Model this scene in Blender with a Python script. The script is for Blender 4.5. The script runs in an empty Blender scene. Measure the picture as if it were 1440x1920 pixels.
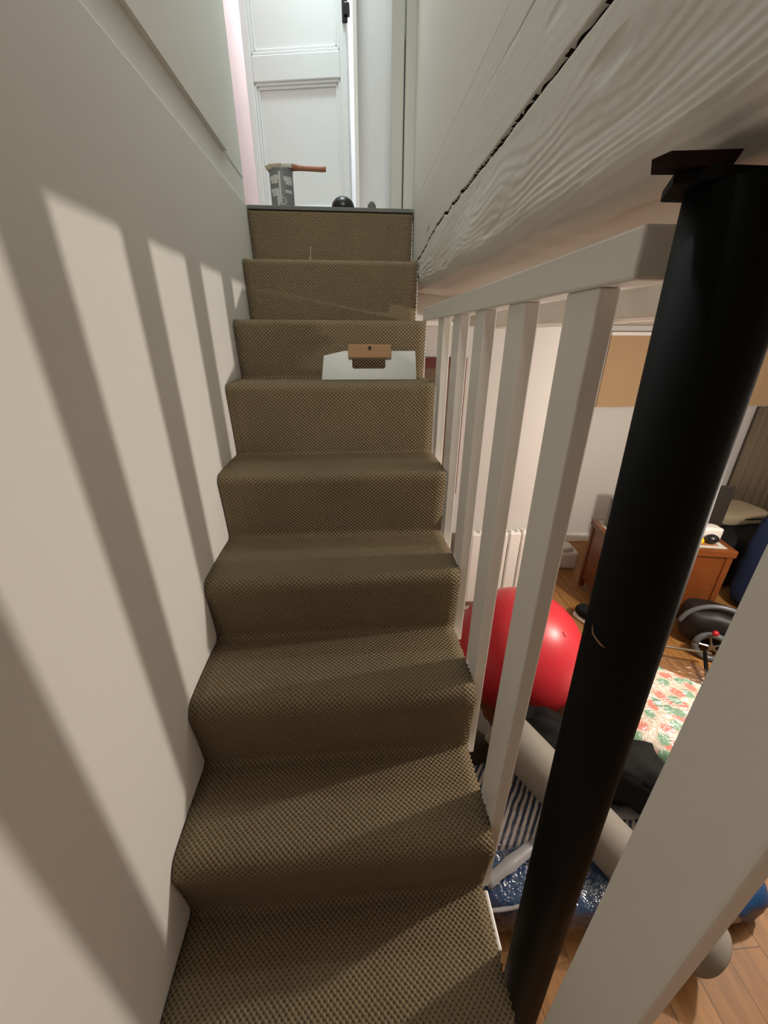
import bpy, bmesh, math, random
from mathutils import Vector, Matrix, noise
random.seed(7)
S = bpy.context.scene
COL = S.collection
PI = math.pi

# ------------------------------------------------------------------ camera
TH, YAW, ROLL, FPX = math.radians(24.4), math.radians(4.3), math.radians(0.25), 730.0
F = Vector((math.sin(YAW) * math.cos(TH), math.cos(YAW) * math.cos(TH), -math.sin(TH)))
Rv = Vector((math.cos(YAW), -math.sin(YAW), 0))
Uv = Rv.cross(F)
R2 = Rv * math.cos(ROLL) + Uv * math.sin(ROLL)
U2 = -Rv * math.sin(ROLL) + Uv * math.cos(ROLL)
cam_data = bpy.data.cameras.new('camera')
cam = bpy.data.objects.new('camera', cam_data)
COL.objects.link(cam)
M = Matrix((R2, U2, -F)).transposed().to_4x4()
cam.matrix_world = M
cam_data.sensor_fit = 'VERTICAL'
cam_data.sensor_height = 36.0
cam_data.sensor_width = 27.0
cam_data.lens = FPX / 1920 * 36.0
cam_data.clip_start = 0.02
S.camera = cam

# ------------------------------------------------------------------ world, lights, exposure
S.view_settings.view_transform = 'Standard'
S.view_settings.look = 'None'
S.view_settings.gamma = 1
S.view_settings.exposure = 0.0
try:
    S.cycles.use_denoising = True
    S.cycles.max_bounces = 8
    S.cycles.diffuse_bounces = 5
except Exception:
    pass
W = bpy.data.worlds.new('world')
S.world = W
W.use_nodes = True
W.node_tree.nodes['Background'].inputs[0].default_value = (0.75, 0.85, 0.9, 1)
W.node_tree.nodes['Background'].inputs[1].default_value = 0.2


def light(name, kind, loc, power, col, size=0.1, rot=(0, 0, 0), sy=None):
    d = bpy.data.lights.new(name, kind)
    d.energy = power
    d.color = col
    if kind == 'POINT':
        d.shadow_soft_size = size
    if kind == 'AREA':
        d.size = size
        if sy:
            d.shape = 'RECTANGLE'
            d.size_y = sy
    o = bpy.data.objects.new(name, d)
    o.location = loc
    o.rotation_euler = rot
    COL.objects.link(o)
    return o


LAMP = (1.92, 0.945, -0.245)
light('room_lamp_light', 'POINT', LAMP, 86, (1.0, 0.89, 0.78), 0.03)
light('landing_daylight', 'AREA', (-0.08, 2.02, 2.20), 9.0, (0.86, 1.0, 0.96), 0.30, (0, 0, 0), 0.25)
light('door_fill_light', 'AREA', (-0.1, 2.04, 1.95), 1.0, (0.82, 0.95, 1.0), 0.22, (math.radians(14), 0, 0), 0.06).data.spread = math.radians(60)  # added fill that brightens the door without lighting the stairs
light('hallway_daylight', 'AREA', (-0.15, 2.72, 2.20), 20, (0.86, 0.96, 1.0), 0.5, (0, 0, 0), 0.4)

light('stair_fill_light', 'AREA', (0.0, -0.9, 1.9), 3.0, (1.0, 0.95, 0.87), 0.4, (math.radians(59), 0, 0), 0.3).data.spread = math.radians(54)  # added unseen fill behind the camera, lifts the upper risers

# ------------------------------------------------------------------ node materials
MATS = {}


def mat(name, col, rough=0.6, spec=0.5, coat=0.0, noise_amt=0.0, noise_scale=8, bump=0.0, bump_scale=60,
        stretch=(1, 1, 1), metal=0.0, col2=None, sheen=0.0):
    if name in MATS:
        return MATS[name]
    m = bpy.data.materials.new(name)
    m.use_nodes = True
    nt = m.node_tree
    b = nt.nodes['Principled BSDF']
    b.inputs['Base Color'].default_value = (*col, 1)
    b.inputs['Roughness'].default_value = rough
    b.inputs['Specular IOR Level'].default_value = spec
    b.inputs['Coat Weight'].default_value = coat
    b.inputs['Metallic'].default_value = metal
    b.inputs['Sheen Weight'].default_value = sheen
    tc = nt.nodes.new('ShaderNodeTexCoord')
    mp = nt.nodes.new('ShaderNodeMapping')
    mp.inputs['Scale'].default_value = stretch
    nt.links.new(tc.outputs['Object'], mp.inputs['Vector'])
    n = nt.nodes.new('ShaderNodeTexNoise')
    n.inputs['Scale'].default_value = noise_scale
    n.inputs['Detail'].default_value = 5
    nt.links.new(mp.outputs[0], n.inputs['Vector'])
    mx = nt.nodes.new('ShaderNodeMix')
    mx.data_type = 'RGBA'
    c2 = col2 or tuple(c * (1 - noise_amt) for c in col)
    mx.inputs[6].default_value = (*col, 1)
    mx.inputs[7].default_value = (*c2, 1)
    nt.links.new(n.outputs['Fac'], mx.inputs[0])
    nt.links.new(mx.outputs[2], b.inputs['Base Color'])
    if bump:
        n2 = nt.nodes.new('ShaderNodeTexNoise')
        n2.inputs['Scale'].default_value = bump_scale
        n2.inputs['Detail'].default_value = 4
        nt.links.new(mp.outputs[0], n2.inputs['Vector'])
        bp = nt.nodes.new('ShaderNodeBump')
        bp.inputs['Strength'].default_value = bump
        bp.inputs['Distance'].default_value = 0.004
        nt.links.new(n2.outputs['Fac'], bp.inputs['Height'])
        nt.links.new(bp.outputs[0], b.inputs['Normal'])
    MATS[name] = m
    return m


def nodes_of(m):
    nt = m.node_tree
    return nt, nt.nodes['Principled BSDF']


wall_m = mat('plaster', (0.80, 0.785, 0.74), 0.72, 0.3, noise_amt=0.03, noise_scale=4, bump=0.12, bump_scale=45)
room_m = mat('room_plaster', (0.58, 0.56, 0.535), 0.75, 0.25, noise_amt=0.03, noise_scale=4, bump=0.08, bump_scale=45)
frame_m = mat('frame_paint', (0.58, 0.60, 0.545), 0.5, 0.4, noise_amt=0.04, noise_scale=8)
wall_pink = mat('pink_paint', (0.80, 0.58, 0.57), 0.7, noise_amt=0.08, noise_scale=6)
ceil_m = mat('ceiling_paint', (0.62, 0.60, 0.56), 0.8, 0.2, noise_amt=0.03)
gloss_white = mat('gloss_white', (0.80, 0.79, 0.75), 0.38, 0.5, noise_amt=0.03, noise_scale=10, bump=0.05, bump_scale=30)
door_white = mat('door_white', (0.80, 0.83, 0.84), 0.30, 0.5, noise_amt=0.02, bump=0.03, bump_scale=15)
beam_m = mat('beam_paint', (0.76, 0.745, 0.695), 0.55, 0.4, noise_amt=0.08, noise_scale=14, bump=0.15, bump_scale=30, stretch=(3, 0.5, 3))
black_m = mat('black_paint', (0.004, 0.004, 0.0038), 0.6, 0.12, noise_amt=0.3, noise_scale=12, bump=0.06, bump_scale=40)
rust_m = mat('rust', (0.028, 0.013, 0.010), 0.9, 0.1, noise_amt=0.6, noise_scale=90)
straw_m = mat('straw', (0.45, 0.24, 0.12), 0.6, noise_amt=0.2, noise_scale=60)
wood_raw = mat('raw_wood', (0.45, 0.26, 0.13), 0.6, 0.3, noise_amt=0.35, noise_scale=14, stretch=(2, 30, 30))
dark_dot = mat('dark_metal', (0.03, 0.02, 0.015), 0.5, noise_amt=0.2)
trowel_m = mat('scuffed_white', (0.56, 0.59, 0.565), 0.35, 0.5, noise_amt=0.18, noise_scale=9, bump=0.06)
strip_m = mat('grey_strip', (0.13, 0.14, 0.125), 0.55, noise_amt=0.3, noise_scale=30)
label_grey = mat('can_grey', (0.20, 0.215, 0.22), 0.5, noise_amt=0.15, noise_scale=20)
label_white = mat('can_white', (0.55, 0.57, 0.56), 0.5, noise_amt=0.1, noise_scale=20)
rubber = mat('black_rubber', (0.006, 0.006, 0.008), 0.35, 0.5, noise_amt=0.2)
grey_felt = mat('grey_felt', (0.13, 0.125, 0.12), 0.9, 0.2, noise_amt=0.2, noise_scale=40)
brush_handle = mat('brush_handle', (0.42, 0.17, 0.09), 0.4, noise_amt=0.25, noise_scale=12, stretch=(1, 20, 20))
bristle_m = mat('bristle', (0.55, 0.47, 0.33), 0.8, noise_amt=0.4, noise_scale=60, stretch=(1, 10, 10))
ball_m = mat('red_rubber', (0.60, 0.028, 0.042), 0.36, 0.45, noise_amt=0.06, noise_scale=5, bump=0.02)
chest_m = mat('varnished_wood', (0.20, 0.055, 0.013), 0.32, 0.5, noise_amt=0.5, noise_scale=7, stretch=(1, 1, 7), coat=0.2)
chest_top = mat('pale_top', (0.42, 0.40, 0.34), 0.45, noise_amt=0.1)
mat_white = mat('mat_white', (0.52, 0.535, 0.48), 0.4, noise_amt=0.08)
mat_brown = mat('mat_brown', (0.30, 0.11, 0.055), 0.4, noise_amt=0.5, noise_scale=12, col2=(0.42, 0.22, 0.11))
screen_m = mat('black_plastic', (0.018, 0.018, 0.017), 0.35, 0.5, noise_amt=0.2)
box_white = mat('box_white', (0.64, 0.60, 0.565), 0.6, noise_amt=0.1, noise_scale=10)
yellow_m = mat('yellow_plastic', (0.85, 0.52, 0.01), 0.4, noise_amt=0.1)
tan_m = mat('tan_fabric', (0.44, 0.30, 0.17), 0.85, 0.2, noise_amt=0.06, noise_scale=5, bump=0.1, bump_scale=150)
taupe_m = mat('taupe_shade', (0.16, 0.128, 0.09), 0.9, 0.2, noise_amt=0.1, noise_scale=5, bump=0.1, bump_scale=80)  # colour of the wall shade, put on an added panel
blue_cloth = mat('navy_cloth', (0.012, 0.02, 0.05), 0.85, 0.2, noise_amt=0.3, noise_scale=12, bump=0.3, bump_scale=20)
black_cloth = mat('black_cloth', (0.0035, 0.0035, 0.0035), 0.8, 0.25, noise_amt=0.3, noise_scale=20, bump=0.4, bump_scale=16)
dark_brown = mat('dark_brown', (0.06, 0.05, 0.04), 0.85, 0.2, noise_amt=0.3, noise_scale=15, bump=0.3, bump_scale=25)
cushion_m = mat('cushion', (0.25, 0.21, 0.14), 0.9, 0.2, noise_amt=0.1, bump=0.1)
roll_m = mat('grey_roll', (0.27, 0.25, 0.215), 0.7, 0.3, noise_amt=0.12, noise_scale=30, stretch=(2, 2, 2), bump=0.1, bump_scale=90)
picture_frame_m = mat('oxblood_frame', (0.14, 0.03, 0.02), 0.4, noise_amt=0.3, noise_scale=20)
picture_m = mat('picture_print', (0.20, 0.12, 0.075), 0.5, noise_amt=0.8, noise_scale=9, col2=(0.09, 0.06, 0.035))
grey_plastic = mat('grey_plastic', (0.10, 0.105, 0.115), 0.4, noise_amt=0.15)
chrome_m = mat('chrome', (0.30, 0.30, 0.30), 0.4, metal=1.0, noise_amt=0.1)
red_plastic = mat('red_plastic', (0.4, 0.01, 0.02), 0.3, noise_amt=0.1)
rod_m = mat('rod_metal', (0.16, 0.13, 0.09), 0.4, noise_amt=0.2)

# woven carpet ------------------------------------------------------
carpet_m = bpy.data.materials.new('woven_carpet')
carpet_m.use_nodes = True
nt, b = nodes_of(carpet_m)
b.inputs['Roughness'].default_value = 0.95
b.inputs['Specular IOR Level'].default_value = 0.12
L = nt.links
uv = nt.nodes.new('ShaderNodeUVMap')
nz = nt.nodes.new('ShaderNodeTexNoise')
nz.inputs['Scale'].default_value = 60
nz.inputs['Detail'].default_value = 2
L.new(uv.outputs[0], nz.inputs['Vector'])
mixv = nt.nodes.new('ShaderNodeVectorMath')
mixv.operation = 'MULTIPLY_ADD'
mixv.inputs[1].default_value = (0.0022, 0.0022, 0)
L.new(nz.outputs['Color'], mixv.inputs[0])
L.new(uv.outputs[0], mixv.inputs[2])
sp = nt.nodes.new('ShaderNodeSeparateXYZ')
L.new(mixv.outputs[0], sp.inputs[0])


def mathn(op, a, bb=None):
    n = nt.nodes.new('ShaderNodeMath')
    n.operation = op
    for i, v in enumerate((a, bb)):
        if v is None:
            continue
        if isinstance(v, (int, float)):
            n.inputs[i].default_value = v
        else:
            L.new(v, n.inputs[i])
    return n.outputs[0]


PU, PV = 0.0118, 0.0110
su = mathn('SINE', mathn('MULTIPLY', sp.outputs[0], 2 * PI / PU))
sv = mathn('SINE', mathn('MULTIPLY', sp.outputs[1], 2 * PI / PV))
pr = mathn('MULTIPLY', su, sv)
hgt = mathn('MULTIPLY_ADD', pr, 0.5)
nt.nodes[-1].inputs[2].default_value = 0.5
cr = nt.nodes.new('ShaderNodeValToRGB')
cr.color_ramp.elements[0].position = 0.05
cr.color_ramp.elements[0].color = (0.078, 0.056, 0.028, 1)
cr.color_ramp.elements[1].position = 0.55
cr.color_ramp.elements[1].color = (0.255, 0.194, 0.115, 1)
L.new(hgt, cr.inputs[0])
nb = nt.nodes.new('ShaderNodeTexNoise')
nb.inputs['Scale'].default_value = 5
nb.inputs['Detail'].default_value = 6
L.new(uv.outputs[0], nb.inputs['Vector'])
mm = nt.nodes.new('ShaderNodeMix')
mm.data_type = 'RGBA'
mm.blend_type = 'MULTIPLY'
mm.inputs[0].default_value = 0.35
L.new(cr.outputs[0], mm.inputs[6])
L.new(nb.outputs['Fac'], mm.inputs[7])
gn = nt.nodes.new('ShaderNodeGamma')
gn.inputs[1].default_value = 0.9
L.new(mm.outputs[2], gn.inputs[0])
L.new(gn.outputs[0], b.inputs['Base Color'])
bp = nt.nodes.new('ShaderNodeBump')
bp.inputs['Strength'].default_value = 0.8
bp.inputs['Distance'].default_value = 0.0035
L.new(hgt, bp.inputs['Height'])
L.new(bp.outputs[0], b.inputs['Normal'])

# oak floor -----------------------------------------------------------
floor_m = bpy.data.materials.new('oak_floor')
floor_m.use_nodes = True
nt, b = nodes_of(floor_m)
L = nt.links
tc = nt.nodes.new('ShaderNodeTexCoord')
mp = nt.nodes.new('ShaderNodeMapping')
mp.inputs['Rotation'].default_value = (0, 0, math.radians(90))
L.new(tc.outputs['Object'], mp.inputs[0])
br = nt.nodes.new('ShaderNodeTexBrick')
br.inputs['Scale'].default_value = 1
br.inputs['Brick Width'].default_value = 0.9
br.inputs['Row Height'].default_value = 0.12
br.inputs['Mortar Size'].default_value = 0.0015
br.inputs['Color1'].default_value = (0.33, 0.160, 0.050, 1)
br.inputs['Color2'].default_value = (0.25, 0.115, 0.034, 1)
br.inputs['Mortar'].default_value = (0.10, 0.045, 0.015, 1)
L.new(mp.outputs[0], br.inputs['Vector'])
n = nt.nodes.new('ShaderNodeTexNoise')
n.inputs['Scale'].default_value = 6
n.inputs['Detail'].default_value = 6
mp2 = nt.nodes.new('ShaderNodeMapping')
mp2.inputs['Scale'].default_value = (9, 1, 1)
L.new(tc.outputs['Object'], mp2.inputs[0])
L.new(mp2.outputs[0], n.inputs['Vector'])
mx = nt.nodes.new('ShaderNodeMix')
mx.data_type = 'RGBA'
mx.blend_type = 'OVERLAY'
mx.inputs[0].default_value = 0.5
L.new(br.outputs['Color'], mx.inputs[6])
L.new(n.outputs['Fac'], mx.inputs[7])
L.new(mx.outputs[2], b.inputs['Base Color'])
b.inputs['Roughness'].default_value = 0.5
b.inputs['Specular IOR Level'].default_value = 0.3

# striped bedding -------------------------------------------------------
stripe_m = bpy.data.materials.new('striped_bedding')
stripe_m.use_nodes = True
nt, b = nodes_of(stripe_m)
L = nt.links
tc = nt.nodes.new('ShaderNodeTexCoord')
mp = nt.nodes.new('ShaderNodeMapping')
mp.inputs['Rotation'].default_value = (0, 0, math.radians(38))
L.new(tc.outputs['Object'], mp.inputs[0])
wv = nt.nodes.new('ShaderNodeTexWave')
wv.inputs['Scale'].default_value = 16
wv.inputs['Distortion'].default_value = 1.6
wv.inputs['Detail'].default_value = 2
wv.inputs['Detail Scale'].default_value = 1.2
L.new(mp.outputs[0], wv.inputs['Vector'])
cr = nt.nodes.new('ShaderNodeValToRGB')
cr.color_ramp.elements[0].position = 0.42
cr.color_ramp.elements[0].color = (0.05, 0.075, 0.14, 1)
cr.color_ramp.elements[1].position = 0.58
cr.color_ramp.elements[1].color = (0.78, 0.74, 0.72, 1)
L.new(wv.outputs['Fac'], cr.inputs[0])
L.new(cr.outputs[0], b.inputs['Base Color'])
b.inputs['Roughness'].default_value = 0.7

# floral quilt -------------------------------------------------------------
floral_m = bpy.data.materials.new('floral_cotton')
floral_m.use_nodes = True
nt, b = nodes_of(floral_m)
L = nt.links
tc = nt.nodes.new('ShaderNodeTexCoord')
col_prev = None


def spots(scale, radius, color, seed, prev):
    mp = nt.nodes.new('ShaderNodeMapping')
    mp.inputs['Location'].default_value = seed
    mp.inputs['Scale'].default_value = (scale, scale, scale)
    L.new(tc.outputs['Object'], mp.inputs[0])
    nn = nt.nodes.new('ShaderNodeTexNoise')
    nn.inputs['Scale'].default_value = 3
    L.new(mp.outputs[0], nn.inputs['Vector'])
    va = nt.nodes.new('ShaderNodeVectorMath')
    va.operation = 'MULTIPLY_ADD'
    va.inputs[1].default_value = (0.35, 0.35, 0.35)
    L.new(nn.outputs['Color'], va.inputs[0])
    L.new(mp.outputs[0], va.inputs[2])
    vo = nt.nodes.new('ShaderNodeTexVoronoi')
    vo.voronoi_dimensions = '2D'
    vo.inputs['Scale'].default_value = 1
    vo.inputs['Randomness'].default_value = 0.75
    L.new(va.outputs[0], vo.inputs['Vector'])
    mr = nt.nodes.new('ShaderNodeMapRange')
    mr.inputs['From Min'].default_value = radius
    mr.inputs['From Max'].default_value = radius + 0.1
    mr.inputs['To Min'].default_value = 1
    mr.inputs['To Max'].default_value = 0
    L.new(vo.outputs['Distance'], mr.inputs['Value'])
    mx = nt.nodes.new('ShaderNodeMix')
    mx.data_type = 'RGBA'
    L.new(mr.outputs[0], mx.inputs[0])
    if prev is None:
        mx.inputs[6].default_value = (0.66, 0.58, 0.47, 1)
    else:
        L.new(prev, mx.inputs[6])
    mx.inputs[7].default_value = (*color, 1)
    return mx.outputs[2]


c1 = spots(12, 0.24, (0.70, 0.22, 0.17), (0.3, 0.1, 0), None)
c2 = spots(12, 0.22, (0.20, 0.38, 0.25), (0.8, 0.55, 0), c1)
L.new(c2, b.inputs['Base Color'])
b.inputs['Roughness'].default_value = 0.75

# blue woven plastic + clear film ------------------------------------------
bluebag_m = mat('blue_plastic', (0.004, 0.062, 0.19), 0.4, 0.5, noise_amt=0.5, noise_scale=5, bump=0.4, bump_scale=14)
film_m = bpy.data.materials.new('clear_film')
film_m.use_nodes = True
nt, b = nodes_of(film_m)
L = nt.links
nt.nodes.remove(b)
outn = nt.nodes['Material Output']
gl = nt.nodes.new('ShaderNodeBsdfGlossy')
gl.inputs['Color'].default_value = (0.95, 0.95, 1, 1)
gl.inputs['Roughness'].default_value = 0.16
tr_ = nt.nodes.new('ShaderNodeBsdfTransparent')
lw = nt.nodes.new('ShaderNodeLayerWeight')
lw.inputs['Blend'].default_value = 0.3
mr = nt.nodes.new('ShaderNodeMapRange')
mr.inputs['To Min'].default_value = 0.045
mr.inputs['To Max'].default_value = 0.55
L.new(lw.outputs['Facing'], mr.inputs['Value'])
ms_ = nt.nodes.new('ShaderNodeMixShader')
L.new(mr.outputs[0], ms_.inputs[0])
L.new(tr_.outputs[0], ms_.inputs[1])
L.new(gl.outputs[0], ms_.inputs[2])
L.new(ms_.outputs[0], outn.inputs['Surface'])
b = gl
tc = nt.nodes.new('ShaderNodeTexCoord')
n = nt.nodes.new('ShaderNodeTexNoise')
n.inputs['Scale'].default_value = 17
n.inputs['Detail'].default_value = 3
n.inputs['Distortion'].default_value = 1.5
L.new(tc.outputs['Object'], n.inputs['Vector'])
bp = nt.nodes.new('ShaderNodeBump')
bp.inputs['Strength'].default_value = 0.9
bp.inputs['Distance'].default_value = 0.03
L.new(n.outputs['Fac'], bp.inputs['Height'])
L.new(bp.outputs[0], gl.inputs['Normal'])
L.new(bp.outputs[0], lw.inputs['Normal'])


# ------------------------------------------------------------------ helpers
def add_box(bm, x0, x1, y0, y1, z0, z1):
    r = bmesh.ops.create_cube(bm, size=1.0)
    for v in r['verts']:
        v.co = Vector((x0 + (v.co.x + 0.5) * (x1 - x0), y0 + (v.co.y + 0.5) * (y1 - y0), z0 + (v.co.z + 0.5) * (z1 - z0)))
    return r['verts']


def add_cyl(bm, p0, p1, r0, r1=None, seg=24, caps=True):
    p0, p1 = Vector(p0), Vector(p1)
    r1 = r0 if r1 is None else r1
    d = p1 - p0
    q = d.to_track_quat('Z', 'Y').to_matrix().to_4x4()
    q.translation = (p0 + p1) / 2
    r = bmesh.ops.create_cone(bm, cap_ends=caps, segments=seg, radius1=r0, radius2=r1, depth=d.length, matrix=q)
    return r['verts']


def add_tube(bm, pts, rad, seg=8):
    pts = [Vector(p) for p in pts]
    rings = []
    for i, p in enumerate(pts):
        t = (pts[min(i + 1, len(pts) - 1)] - pts[max(i - 1, 0)]).normalized()
        a = t.orthogonal().normalized() if i == 0 else (rings_a - t * rings_a.dot(t)).normalized()
        rings_a = a
        bb = t.cross(a)
        r = rad[i] if isinstance(rad, (list, tuple)) else rad
        rings.append([bm.verts.new(p + (a * math.cos(k * 2 * PI / seg) + bb * math.sin(k * 2 * PI / seg)) * r) for k in range(seg)])
    for i in range(len(rings) - 1):
        for k in range(seg):
            bm.faces.new((rings[i][k], rings[i][(k + 1) % seg], rings[i + 1][(k + 1) % seg], rings[i + 1][k]))
    bm.faces.new(rings[0][::-1])
    bm.faces.new(rings[-1])


def add_prism(bm, poly, axis, a, bq):
    """poly: list of 2D points, extruded along axis between a and bq"""
    def mk(p, t):
        return {'x': Vector((t, p[0], p[1])), 'y': Vector((p[0], t, p[1])), 'z': Vector((p[0], p[1], t))}[axis]
    v0 = [bm.verts.new(mk(p, a)) for p in poly]
    v1 = [bm.verts.new(mk(p, bq)) for p in poly]
    n = len(poly)
    bm.faces.new(v0)
    bm.faces.new(v1[::-1])
    for i in range(n):
        bm.faces.new((v0[i], v1[i], v1[(i + 1) % n], v0[(i + 1) % n]))


def add_lathe(bm, c, prof, seg=40):
    """prof: list of (r, z) from bottom to top around a vertical axis through c"""
    c = Vector(c)
    rings = []
    for r, z in prof:
        if r < 1e-5:
            rings.append([bm.verts.new(c + Vector((0, 0, z)))])
        else:
            rings.append([bm.verts.new(c + Vector((r * math.cos(k * 2 * PI / seg), r * math.sin(k * 2 * PI / seg), z))) for k in range(seg)])
    for a, bb in zip(rings, rings[1:]):
        for k in range(seg):
            k2 = (k + 1) % seg
            if len(a) == 1 and len(bb) == 1:
                continue
            if len(a) == 1:
                bm.faces.new((a[0], bb[k2], bb[k]))
            elif len(bb) == 1:
                bm.faces.new((a[k], a[k2], bb[0]))
            else:
                bm.faces.new((a[k], a[k2], bb[k2], bb[k]))


def soft_box(bm, c, dims, rotz=0.0, n=10, e=4.0, amp=0.0, ns=3.0, seed=0.0, tilt=0.0, tiltx=0.0):
    """pillow-like rounded box (superellipsoid) with wrinkly noise"""
    r = bmesh.ops.create_cube(bm, size=2.0)
    vs = r['verts']
    es = list({ed for v in vs for ed in v.link_edges})
    g = bmesh.ops.subdivide_edges(bm, edges=es, cuts=n, use_grid_fill=True)
    vs = list({v for f in bm.faces for v in f.verts if v in set(vs) or True})
    R = Matrix.Rotation(rotz, 3, 'Z') @ Matrix.Rotation(tilt, 3, 'Y') @ Matrix.Rotation(tiltx, 3, 'X')
    for v in vs:
        p = v.co
        nrm = (abs(p.x) ** e + abs(p.y) ** e + abs(p.z) ** e) ** (1 / e)
        p = p / nrm
        q = Vector((p.x * dims[0] / 2, p.y * dims[1] / 2, p.z * dims[2] / 2))
        if amp:
            q += Vector(p).normalized() * amp * noise.noise(q * ns * 6 + Vector((seed, seed * 2, 0)))
            q += Vector(p).normalized() * amp * 0.5 * noise.noise(q * ns * 15 + Vector((seed, seed * 2, 5)))
        v.co = R @ q + Vector(c)


def world_of(o):
    t = Vector((0, 0, 0))
    while o is not None:
        t += o.location
        o = o.parent
    return t


def obj(name, bm, m, parent=None, smooth=False, bevel=0.0, solid=0.0, origin=None):
    me = bpy.data.meshes.new(name)
    bmesh.ops.recalc_face_normals(bm, faces=bm.faces[:])
    if parent is not None:
        off = world_of(parent)
    elif origin is not None:
        off = Vector(origin)
    else:
        xs = [v.co for v in bm.verts]
        lo = Vector((min(v.x for v in xs), min(v.y for v in xs), min(v.z for v in xs)))
        hi = Vector((max(v.x for v in xs), max(v.y for v in xs), max(v.z for v in xs)))
        off = Vector(((lo.x + hi.x) / 2, (lo.y + hi.y) / 2, lo.z))
    for v in bm.verts:
        v.co -= off
    bm.to_mesh(me)
    bm.free()
    o = bpy.data.objects.new(name, me)
    if parent is None:
        o.location = off
    else:
        o.parent = parent
    COL.objects.link(o)
    me.materials.append(m)
    if smooth:
        for p in me.polygons:
            p.use_smooth = True
    if bevel:
        md = o.modifiers.new('bevel', 'BEVEL')
        md.width = bevel
        md.segments = 2
        md.limit_method = 'ANGLE'
    if solid:
        md = o.modifiers.new('solid', 'SOLIDIFY')
        md.thickness = solid
        md.offset = -1
    return o


def thing(name, label, cat, loc, group=None):
    o = bpy.data.objects.new(name, None)
    COL.objects.link(o)
    o.location = loc
    o.empty_display_size = 0.05
    o['label'] = label
    o['category'] = cat
    if group:
        o['group'] = group
    return o


def tag(o, label, cat, group=None):
    o['label'] = label
    o['category'] = cat
    if group:
        o['group'] = group
    return o


def struct(name, bm, m, label=None, parent=None, **k):
    o = obj(name, bm, m, parent, **k)
    if parent is None:
        o['kind'] = 'structure'
        if label:
            o['label'] = label
            o['category'] = name.split('_')[0]
    return o


def B(*a):
    bm = bmesh.new()
    add_box(bm, *a)
    return bm


# ------------------------------------------------------------------ the setting
ZF = -1.70          # floor of the lower room
ZL = 0.437          # floor of the landing above
XW = -0.385         # left stair wall
XR = 0.250          # right face of the beam
ZC = 0.07           # ceiling of the lower room

struct('floor', B(-0.55, 3.9, -2.3, 3.2, ZF - 0.1, ZF), floor_m, 'orange oak plank floor of the lower room')
struct('wall_left', B(-0.55, XW, -2.3, 1.90, ZF, 0.447), wall_m, 'white plaster wall along the left of the stairs', bevel=0.004)
struct('trim_1', B(-0.55, -0.400, -2.3, 1.90, 0.447, 0.540), wall_m, 'recessed white strip above the left stair wall')
struct('wall_left_upper', B(-0.55, -0.388, -2.3, 1.66, 0.540, 2.4), wall_m, 'upper white wall above the recessed strip on the left')
struct('trim_2', B(-0.55, -0.398, 1.66, 1.90, 0.540, 2.4), wall_m, 'white wall edge left of the doorway')
struct('wall_right', B(XR - 0.0003, 0.60, -2.3, 1.88, 0.458, 2.4), wall_m, 'white wall above the painted beam on the right')
struct('ceiling', B(0.56, 3.9, -2.3, 3.2, ZC, 0.45), ceil_m, 'low white ceiling of the lower room')
struct('ceiling_upper', B(-0.6, 0.60, -2.3, 3.2, 2.4, 2.5), ceil_m, 'ceiling over the stairwell')
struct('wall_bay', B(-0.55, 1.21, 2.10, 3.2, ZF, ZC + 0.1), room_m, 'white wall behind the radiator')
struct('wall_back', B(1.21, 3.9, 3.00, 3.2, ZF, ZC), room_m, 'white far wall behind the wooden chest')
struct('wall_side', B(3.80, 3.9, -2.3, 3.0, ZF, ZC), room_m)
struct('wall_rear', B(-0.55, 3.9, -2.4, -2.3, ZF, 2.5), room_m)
struct('baseboard_back', B(1.212, 3.8, 2.985, 3.0, ZF, ZF + 0.07), gloss_white)
struct('floor_landing', B(-0.55, 0.60, 1.902, 3.2, 0.33, ZL + 0.006), mat('landing_boards', (0.4, 0.38, 0.34), 0.5, noise_amt=0.2))
struct('wall_hall_left', B(-0.60, -0.50, 1.90, 3.2, 0.33, 2.4), wall_pink, 'pink wall seen beyond the door')
struct('wall_far', B(-0.60, 0.60, 3.0, 3.1, 0.33, 2.4), mat('hall_white', (0.85, 0.87, 0.87), 0.6, noise_amt=0.02))
struct('wall_doorway', B(0.036, 0.60, 2.25, 2.33, ZL, 2.4), mat('hall_grey_white', (0.78, 0.77, 0.77), 0.6, noise_amt=0.02), 'white wall right of the panelled door')

# door frame boards on the right of the doorway, with an open joint between them
struct('trim_4', B(0.256, 0.60, 1.884, 2.098, 0.04, 0.328), wall_m, 'white boxing under the landing edge behind the beam')
fr = thing('door_frame', 'pale painted door frame of two upright boards at the top right of the stairs', 'door frame', (0.21, 1.90, ZL))
obj('frame_board', B(0.163, 0.2075, 1.895, 1.93, ZL + 0.006, 2.4), frame_m, fr, bevel=0.003)
obj('frame_board', B(0.2115, 0.262, 1.885, 1.93, ZL + 0.006, 2.4), frame_m, fr, bevel=0.003)
obj('joint_strip', B(0.2076, 0.2114, 1.915, 1.93, ZL + 0.006, 0.945), mat('purple_grey', (0.10, 0.09, 0.14), 0.6, noise_amt=0.1), fr)

# panelled door ------------------------------------------------------------
door = thing('door_1', 'white panelled door standing ajar at the top of the stairs', 'door', (-0.215, 2.31, ZL))
door['kind'] = 'structure'
DW, DT = 0.222, 0.02
ang = math.radians(-10)
dmat = Matrix.Translation((-0.208, 2.31, 0)) @ Matrix.Rotation(ang, 4, 'Z')


def dbox(bm, x0, x1, y0, y1, z0, z1):
    for v in add_box(bm, x0, x1, y0, y1, z0, z1):
        v.co = dmat @ v.co


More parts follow.
